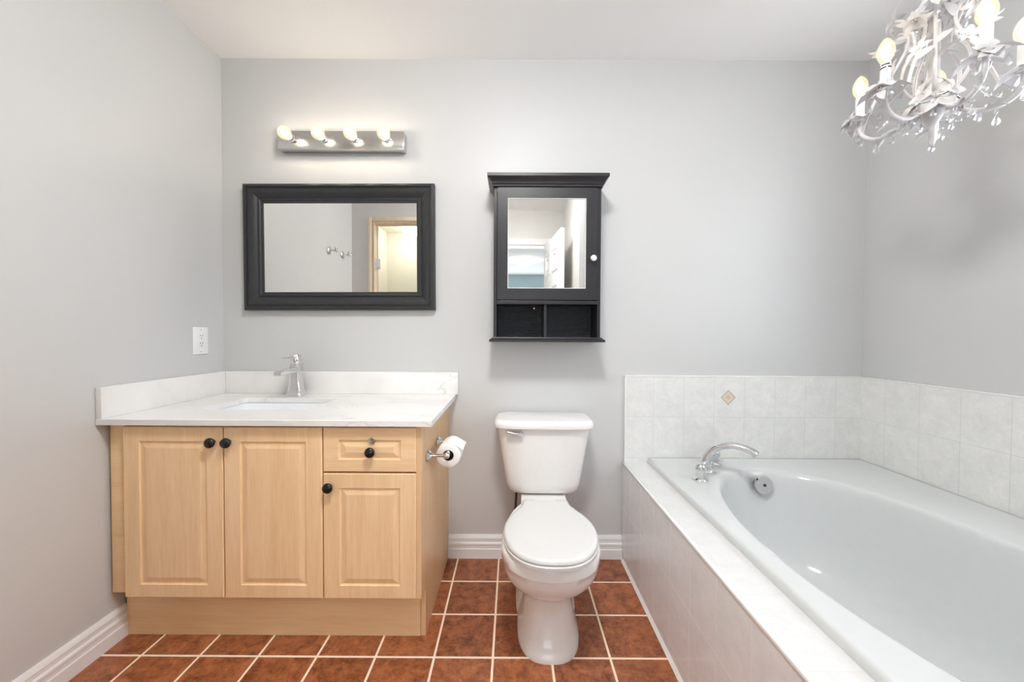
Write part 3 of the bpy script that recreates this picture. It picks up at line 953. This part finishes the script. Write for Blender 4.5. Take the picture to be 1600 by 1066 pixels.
# ------------------------------------------------------------------ outlet on left wall
ol = thing('wall_outlet', (XL, 1.717, 1.000), 'white double wall outlet on the grey wall above the vanity', 'outlet')
MB().box(XL + .0003, XL + .006, 1.676, 1.757, .999, 1.121, .0025).build('cover_plate', M['plastic'], ol)
MB().box(XL + .006, XL + .0085, 1.699, 1.733, 1.026, 1.094, .001).build('receptacle', M['plastic'], ol)
so = MB()
for zc in (1.043, 1.077):
    so.box(XL + .0083, XL + .0089, 1.7085, 1.7105, zc + .002, zc + .010).box(XL + .0083, XL + .0089, 1.7205, 1.7225, zc + .002, zc + .010)
    so.lathe([(.0026, 0), (.0026, .0006), (0, .0006)], (XL + .0083, 1.7155, zc - .006), (1, 0, 0), 10)
so.build('slot', M['slot'], ol)
MB().lathe([(.003, 0), (.003, .001), (0, .0012)], (XL + .006, 1.716, 1.109), (1, 0, 0), 10).build('screw', M['chrome'], ol)
MB().lathe([(.003, 0), (.003, .001), (0, .0012)], (XL + .006, 1.716, 1.011), (1, 0, 0), 10).build('screw', M['chrome'], ol)

# ------------------------------------------------------------------ robe hooks on left wall (seen in the mirror)
for hy, hz_, lab in ((0.76, 1.727, 'chrome double robe hook on the left wall, nearer the mirror'), (0.53, 1.740, 'chrome double robe hook on the left wall, nearer the door frame')):
    rh = thing('robe_hook', (XL, hy, hz_), lab, 'hook', 'robe hooks on the left wall')
    MB().lathe([(.026, .0003), (.027, .004), (.020, .009), (.010, .012)], (XL, hy, hz_), (1, 0, 0), 20).build('backplate', M['chrome'], rh, smooth=50)
    m = MB().tube([(XL + .01, hy, hz_), (XL + .04, hy, hz_)], .007, 10)
    m.tube(catmull([(XL + .035, hy, hz_), (XL + .055, hy - .012, hz_ - .006), (XL + .062, hy - .026, hz_ + .012)], 4), .0055, 8).ball((XL + .062, hy - .026, hz_ + .015), .009, 10, 8)
    m.tube(catmull([(XL + .035, hy, hz_), (XL + .055, hy + .012, hz_ - .006), (XL + .062, hy + .026, hz_ + .012)], 4), .0055, 8).ball((XL + .062, hy + .026, hz_ + .015), .009, 10, 8)
    m.build('hook_arm', M['chrome'], rh, smooth=50)


# ------------------------------------------------------------------ dome ceiling lamps
def dome_lamp(loc, mat, label, r=0.15):
    x, y = loc
    d = thing('ceiling_lamp', (x, y, ZC), label, 'ceiling light', 'dome ceiling lamps')
    MB().lathe([(r * .55, 0.0005), (r * .55, .02), (r * .5, .028), (0, .028)], (x, y, ZC), (0, 0, -1), 32).build('canopy', M['ivory'], d)
    MB().lathe([(r, .032), (r * .97, .045), (r * .8, .075), (r * .5, .098), (r * .2, .108), (0, .109)], (x, y, ZC), (0, 0, -1), 24).build('shade', mat, d, smooth=60)
    MB().lathe([(.010, .106), (.008, .118), (.005, .128), (0, .130)], (x, y, ZC), (0, 0, -1), 12).build('finial', M['ivory'], d)


dome_lamp((-1.24, -1.05), M['lamp_closet'], 'lit dome ceiling lamp reflected in the wide framed mirror', 0.14)
dome_lamp((0.20, -3.45), M['lamp_bedroom'], 'lit dome ceiling lamp reflected in the black cabinet door mirror', 0.20)
dome_lamp((0.00, 0.52), M['fill_dome'], 'added dome fill lamp overhead, outside the view', 0.17)  # this dome is added to brighten the room, never in view

# ------------------------------------------------------------------ chandelier
HX, HY = 1.215, 1.125
ch = thing('chandelier', (HX, HY, 1.66), 'white floral chandelier with candle bulbs and crystal drops above the tub', 'chandelier')


def pol(r, deg, z):
    return Vector((HX + r * math.cos(R(deg)), HY + r * math.sin(R(deg)), z))


st = MB().lathe([(.0, 1.652), (.006, 1.655), (.0075, 1.665), (.0075, 1.705), (.013, 1.715), (.020, 1.73), (.026, 1.75), (.026, 1.775), (.018, 1.79), (.0125, 1.80), (.0125, 2.03), (.018, 2.04), (.020, 2.055), (.012, 2.07), (.008, 2.08), (.0, 2.081)], (HX, HY, 0), segs=20)
st.build('stem', M['ivory'], ch, smooth=40)
cn = MB()
zc = 2.082
k = 0
while zc < ZC - 0.05:
    pts = []
    for q in range(13):
        a = 2 * math.pi * q / 12
        u, v = .009 * math.cos(a), .015 * math.sin(a)
        pts.append((HX + (u if k % 2 else 0), HY + (0 if k % 2 else u), zc + .012 + v))
    cn.tube(pts, .002, 6)
    zc += .024
    k += 1
cn.build('chain', M['ivory'], ch)
MB().lathe([(.06, 0.0005), (.06, .012), (.045, .024), (.012, .034), (.006, .05), (0, .05)], (HX, HY, ZC), (0, 0, -1), 28).build('canopy', M['ivory'], ch)

ARMS = [123, 188, 255, 322, 40]
RA = 0.163
ZB = 1.795          # cup height


def flower(c, axis, n, L, W, spread, name='flower', seed=0, parent=None, twist=0.0):
    m = MB()
    ax = Vector(axis).normalized()
    q = ax.to_track_quat('Z', 'Y')
    rnd = random.Random(seed)
    c = Vector(c)
    for k in range(n):
        a = 2 * math.pi * k / n + twist + rnd.uniform(-.12, .12)
        sp = spread + rnd.uniform(-.15, .15)
        d = q @ Vector((math.cos(a) * math.cos(sp), math.sin(a) * math.cos(sp), math.sin(sp)))
        m.leaf(c + d * 0.004, d, ax, L * rnd.uniform(.85, 1.1), W, 0.3)
    m.ball(c + ax * .003, L * 0.11, 8, 6)
    for k in range(5):
        a = 2 * math.pi * k / 5
        d = q @ Vector((math.cos(a) * .5, math.sin(a) * .5, .8))
        m.tube([c, c + d * L * .28], .0009, 5)
        m.ball(c + d * L * .3, .0024, 6, 5)
    return m.build(name, M['ivory'], parent or ch, smooth=25)


def drop(top, L=0.030, r=0.008, bead=True):
    top = Vector(top)
    m = MB()
    z = 0.0
    m.tube([top, top - Vector((0, 0, .006))], .0006, 5)
    if bead:
        m.lathe([(0, 0), (.004, .002), (.0055, .005), (.004, .008), (0, .010)], top - Vector((0, 0, .005)), (0, 0, -1), 6)
        z = .015
        m.tube([top - Vector((0, 0, .014)), top - Vector((0, 0, .018))], .0006, 5)
    m.lathe([(0, 0), (r * .35, L * .12), (r * .75, L * .4), (r, L * .66), (r * .8, L * .85), (r * .3, L * .97), (0, L)], top - Vector((0, 0, z + .003)), (0, 0, -1), 6)
    return m.build('crystal_drop', M['crystal'], ch, smooth=0)


for i, az in enumerate(ARMS):
    p = catmull([pol(.016, az, 1.765), pol(.045, az, 1.742), pol(.085, az, 1.722), pol(.125, az, 1.722), pol(.153, az, 1.742), pol(.163, az, 1.770), pol(RA, az, ZB)], 6)
    arm = MB().tube(p, .0063, 10)
    arm.build('arm', M['ivory'], ch, smooth=60)
    # twisted side leaves on the arm
    tw = MB()
    for r0, z0, sgn in ((.07, 1.728, 1), (.10, 1.722, -1)):
        d = pol(1, az + sgn * 55, 0) - pol(0, az, 0)
        d.z = -.25
        tw.leaf(pol(r0, az, z0), d, (0, 0, 1), .06, .022, .2)
    tw.build('arm_leaf', M['ivory'], ch, smooth=25)
    c = pol(RA, az, ZB)
    flower(c + Vector((0, 0, .002)), (0, 0, 1), 6, .056, .046, -.15, 'cup_leaf', 10 + i)
    out = (pol(1, az, 0) - pol(0, az, 0))
    toward = Vector((-HX, -HY, 0)).normalized()
    side = (out + toward * 0.8).normalized()
    flower(c + side * .022 + Vector((0, 0, -.004)), side + Vector((0, 0, .25)), 5, .034, .022, .35, 'flower', 20 + i)
    sl_ = MB().lathe([(.0, .0), (.0155, .001), (.017, .006), (.0125, .008), (.0118, .010), (.0118, .074), (.0105, .076), (0, .076)], c, segs=20).build('candle_sleeve', M['sleeve'], ch, smooth=40)
    if i == 1:
        # safety label printed around the sleeve: short rows of dark marks
        pm = MB()
        fa = math.degrees(math.atan2(-c.y, -c.x))
        for row, z in ((0, .066), (1, .058)):
            for q in range(9):
                if (q * 3 + row * 2) % 7 == 3:
                    continue
                a = R(fa - 70 + q * 16 + row * 5)
                n_ = Vector((math.cos(a), math.sin(a), 0))
                t2 = Vector((-n_.y, n_.x, 0))
                o_ = c + n_ * .01185 + Vector((0, 0, z))
                pm.prism([o_ - t2 * .0013, o_ + t2 * .0013, o_ + t2 * .0013 + Vector((0, 0, .0042)), o_ - t2 * .0013 + Vector((0, 0, .0042))], n_ * .0003)
        pm.build('printed_label', M['print'], sl_, smooth=0)
    zb0 = ZB + .075
    pr = [(.010, 0), (.011, .004), (.0150, .012), (.0190, .022), (.0205, .032), (.0190, .044), (.0150, .055), (.0100, .063), (.0045, .069), (.0, .071)]
    MB().lathe(pr, (c.x, c.y, zb0), segs=20).build('bulb', M['bulb_glass'], sl_, smooth=60)
    MB().ico((c.x, c.y, zb0 + .032), .0115, 2, 1, 1, 1.75).build('filament', M['glow_chandelier'], sl_)
    # scroll rising from the arm towards the stem and curling outwards
    azs = az + 14
    sc = catmull([pol(.135, azs, 1.795), pol(.115, azs, 1.845), pol(.085, azs, 1.895), pol(.060, azs, 1.945), pol(.052, azs, 1.982), pol(.066, azs, 2.004), pol(.088, azs, 2.000), pol(.102, azs, 1.985)], 6)
    sc2 = catmull([pol(.018, azs + 22, 1.785), pol(.05, azs + 22, 1.80), pol(.072, azs + 22, 1.84), pol(.066, azs + 22, 1.89), pol(.045, azs + 22, 1.93), pol(.045, azs + 22, 1.97), pol(.065, azs + 22, 2.02), pol(.092, azs + 22, 2.032)], 6)
    MB().tube(sc, .0042, 8).tube([pol(.155, az, 1.755), pol(.145, az + 8, 1.775), sc[0]], .003, 6).build('scroll', M['ivory'], ch, smooth=60)
    MB().tube(sc2, .0042, 8).build('scroll', M['ivory'], ch, smooth=60)
    flower(sc[-1], (sc[-1] - sc[-4]) + Vector((0, 0, -.01)), 5, .038, .022, .5, 'flower', 40 + i)
    flower(sc2[-1], out + Vector((0, 0, .5)), 5, .044, .024, .1, 'flower', 50 + i)
    flower(sc[13], out + Vector((0, 0, .3)), 5, .030, .018, .3, 'flower', 60 + i)
    # leaves along the scroll
    for k_, s_ in ((9, 1), (24, -1)):
        d = (sc[k_ + 1] - sc[k_]).normalized() + Vector((math.cos(R(azs + s_ * 90)), math.sin(R(azs + s_ * 90)), 0)) * 1.1
        MB().leaf(sc[k_], d, out, .046, .027, .15).build('scroll_leaf', M['ivory'], ch, smooth=25)
    for k_, s_ in ((22, 1),):
        d = (sc2[k_ + 1] - sc2[k_]).normalized() + Vector((math.cos(R(azs + s_ * 90)), math.sin(R(azs + s_ * 90)), 0)) * 1.1
        MB().leaf(sc2[k_], d, out, .044, .027, .15).build('scroll_leaf', M['ivory'], ch, smooth=25)
    # crystals
    drop(pol(.163, az - 4, 1.762), .030, .0085)
    drop(pol(.12, az + 3, 1.719), .030, .0085)
    drop(pol(.085, az, 1.719), .026, .0075, False)
    drop(sc[-1] - Vector((0, 0, .006)), .034, .010, False)
    drop(sc2[-1] - Vector((0, 0, .006)), .034, .010)
    drop(pol(.185, az + 9, ZB - .008), .030, .0085, False)
    drop(pol(.180, az - 10, ZB - .008), .026, .008)
    drop(pol(.045, az + 36, 1.742), .024, .0075, False)
    # faceted beads between the arms
    bd = MB()
    for k_ in range(3):
        a_ = az + 18 + 18 * k_
        bd.ico(pol(.118 - .012 * (k_ % 2), a_, 1.742 - .006 * (1 - abs(k_ - 1))), .0075, 1)
    bd.tube([pol(.13, az, 1.745), pol(.106, az + 36, 1.733), pol(.13, az + 70, 1.745)], .0008, 5)
    bd.build('crystal_swag', M['crystal'], ch, smooth=0)

for i, (az, z, r) in enumerate(((235, 1.775, .036), (165, 1.78, .034), (300, 1.78, .034), (60, 1.78, .03))):
    d = pol(1, az, 0) - pol(0, az, 0)
    flower(pol(r, az, z), d + Vector((0, 0, .35)), 6, .056, .042, .1, 'flower', 70 + i)
for i, (az, z) in enumerate(((228, 2.035), (310, 2.045), (150, 2.045), (60, 2.04))):
    d = pol(1, az, 0) - pol(0, az, 0)
    flower(pol(.022, az, z), d + Vector((0, 0, .2)), 6, .052, .030, .05, 'flower', 80 + i)
    drop(pol(.034, az, z - .02), .03, .009, False)
for i, (az, z) in enumerate(((200, 1.94), (285, 1.90))):
    d = pol(1, az, 0) - pol(0, az, 0)
    m = MB().leaf(pol(.012, az, z), d + Vector((0, 0, .5)), (0, 0, 1), .05, .024, .2).leaf(pol(.012, az + 40, z + .01), d + Vector((0, 0, -.4)), (0, 0, 1), .045, .022, .2)
    m.build('stem_leaf', M['ivory'], ch, smooth=25)

for o in bpy.data.objects:
    if '_o' in o:
        del o['_o']
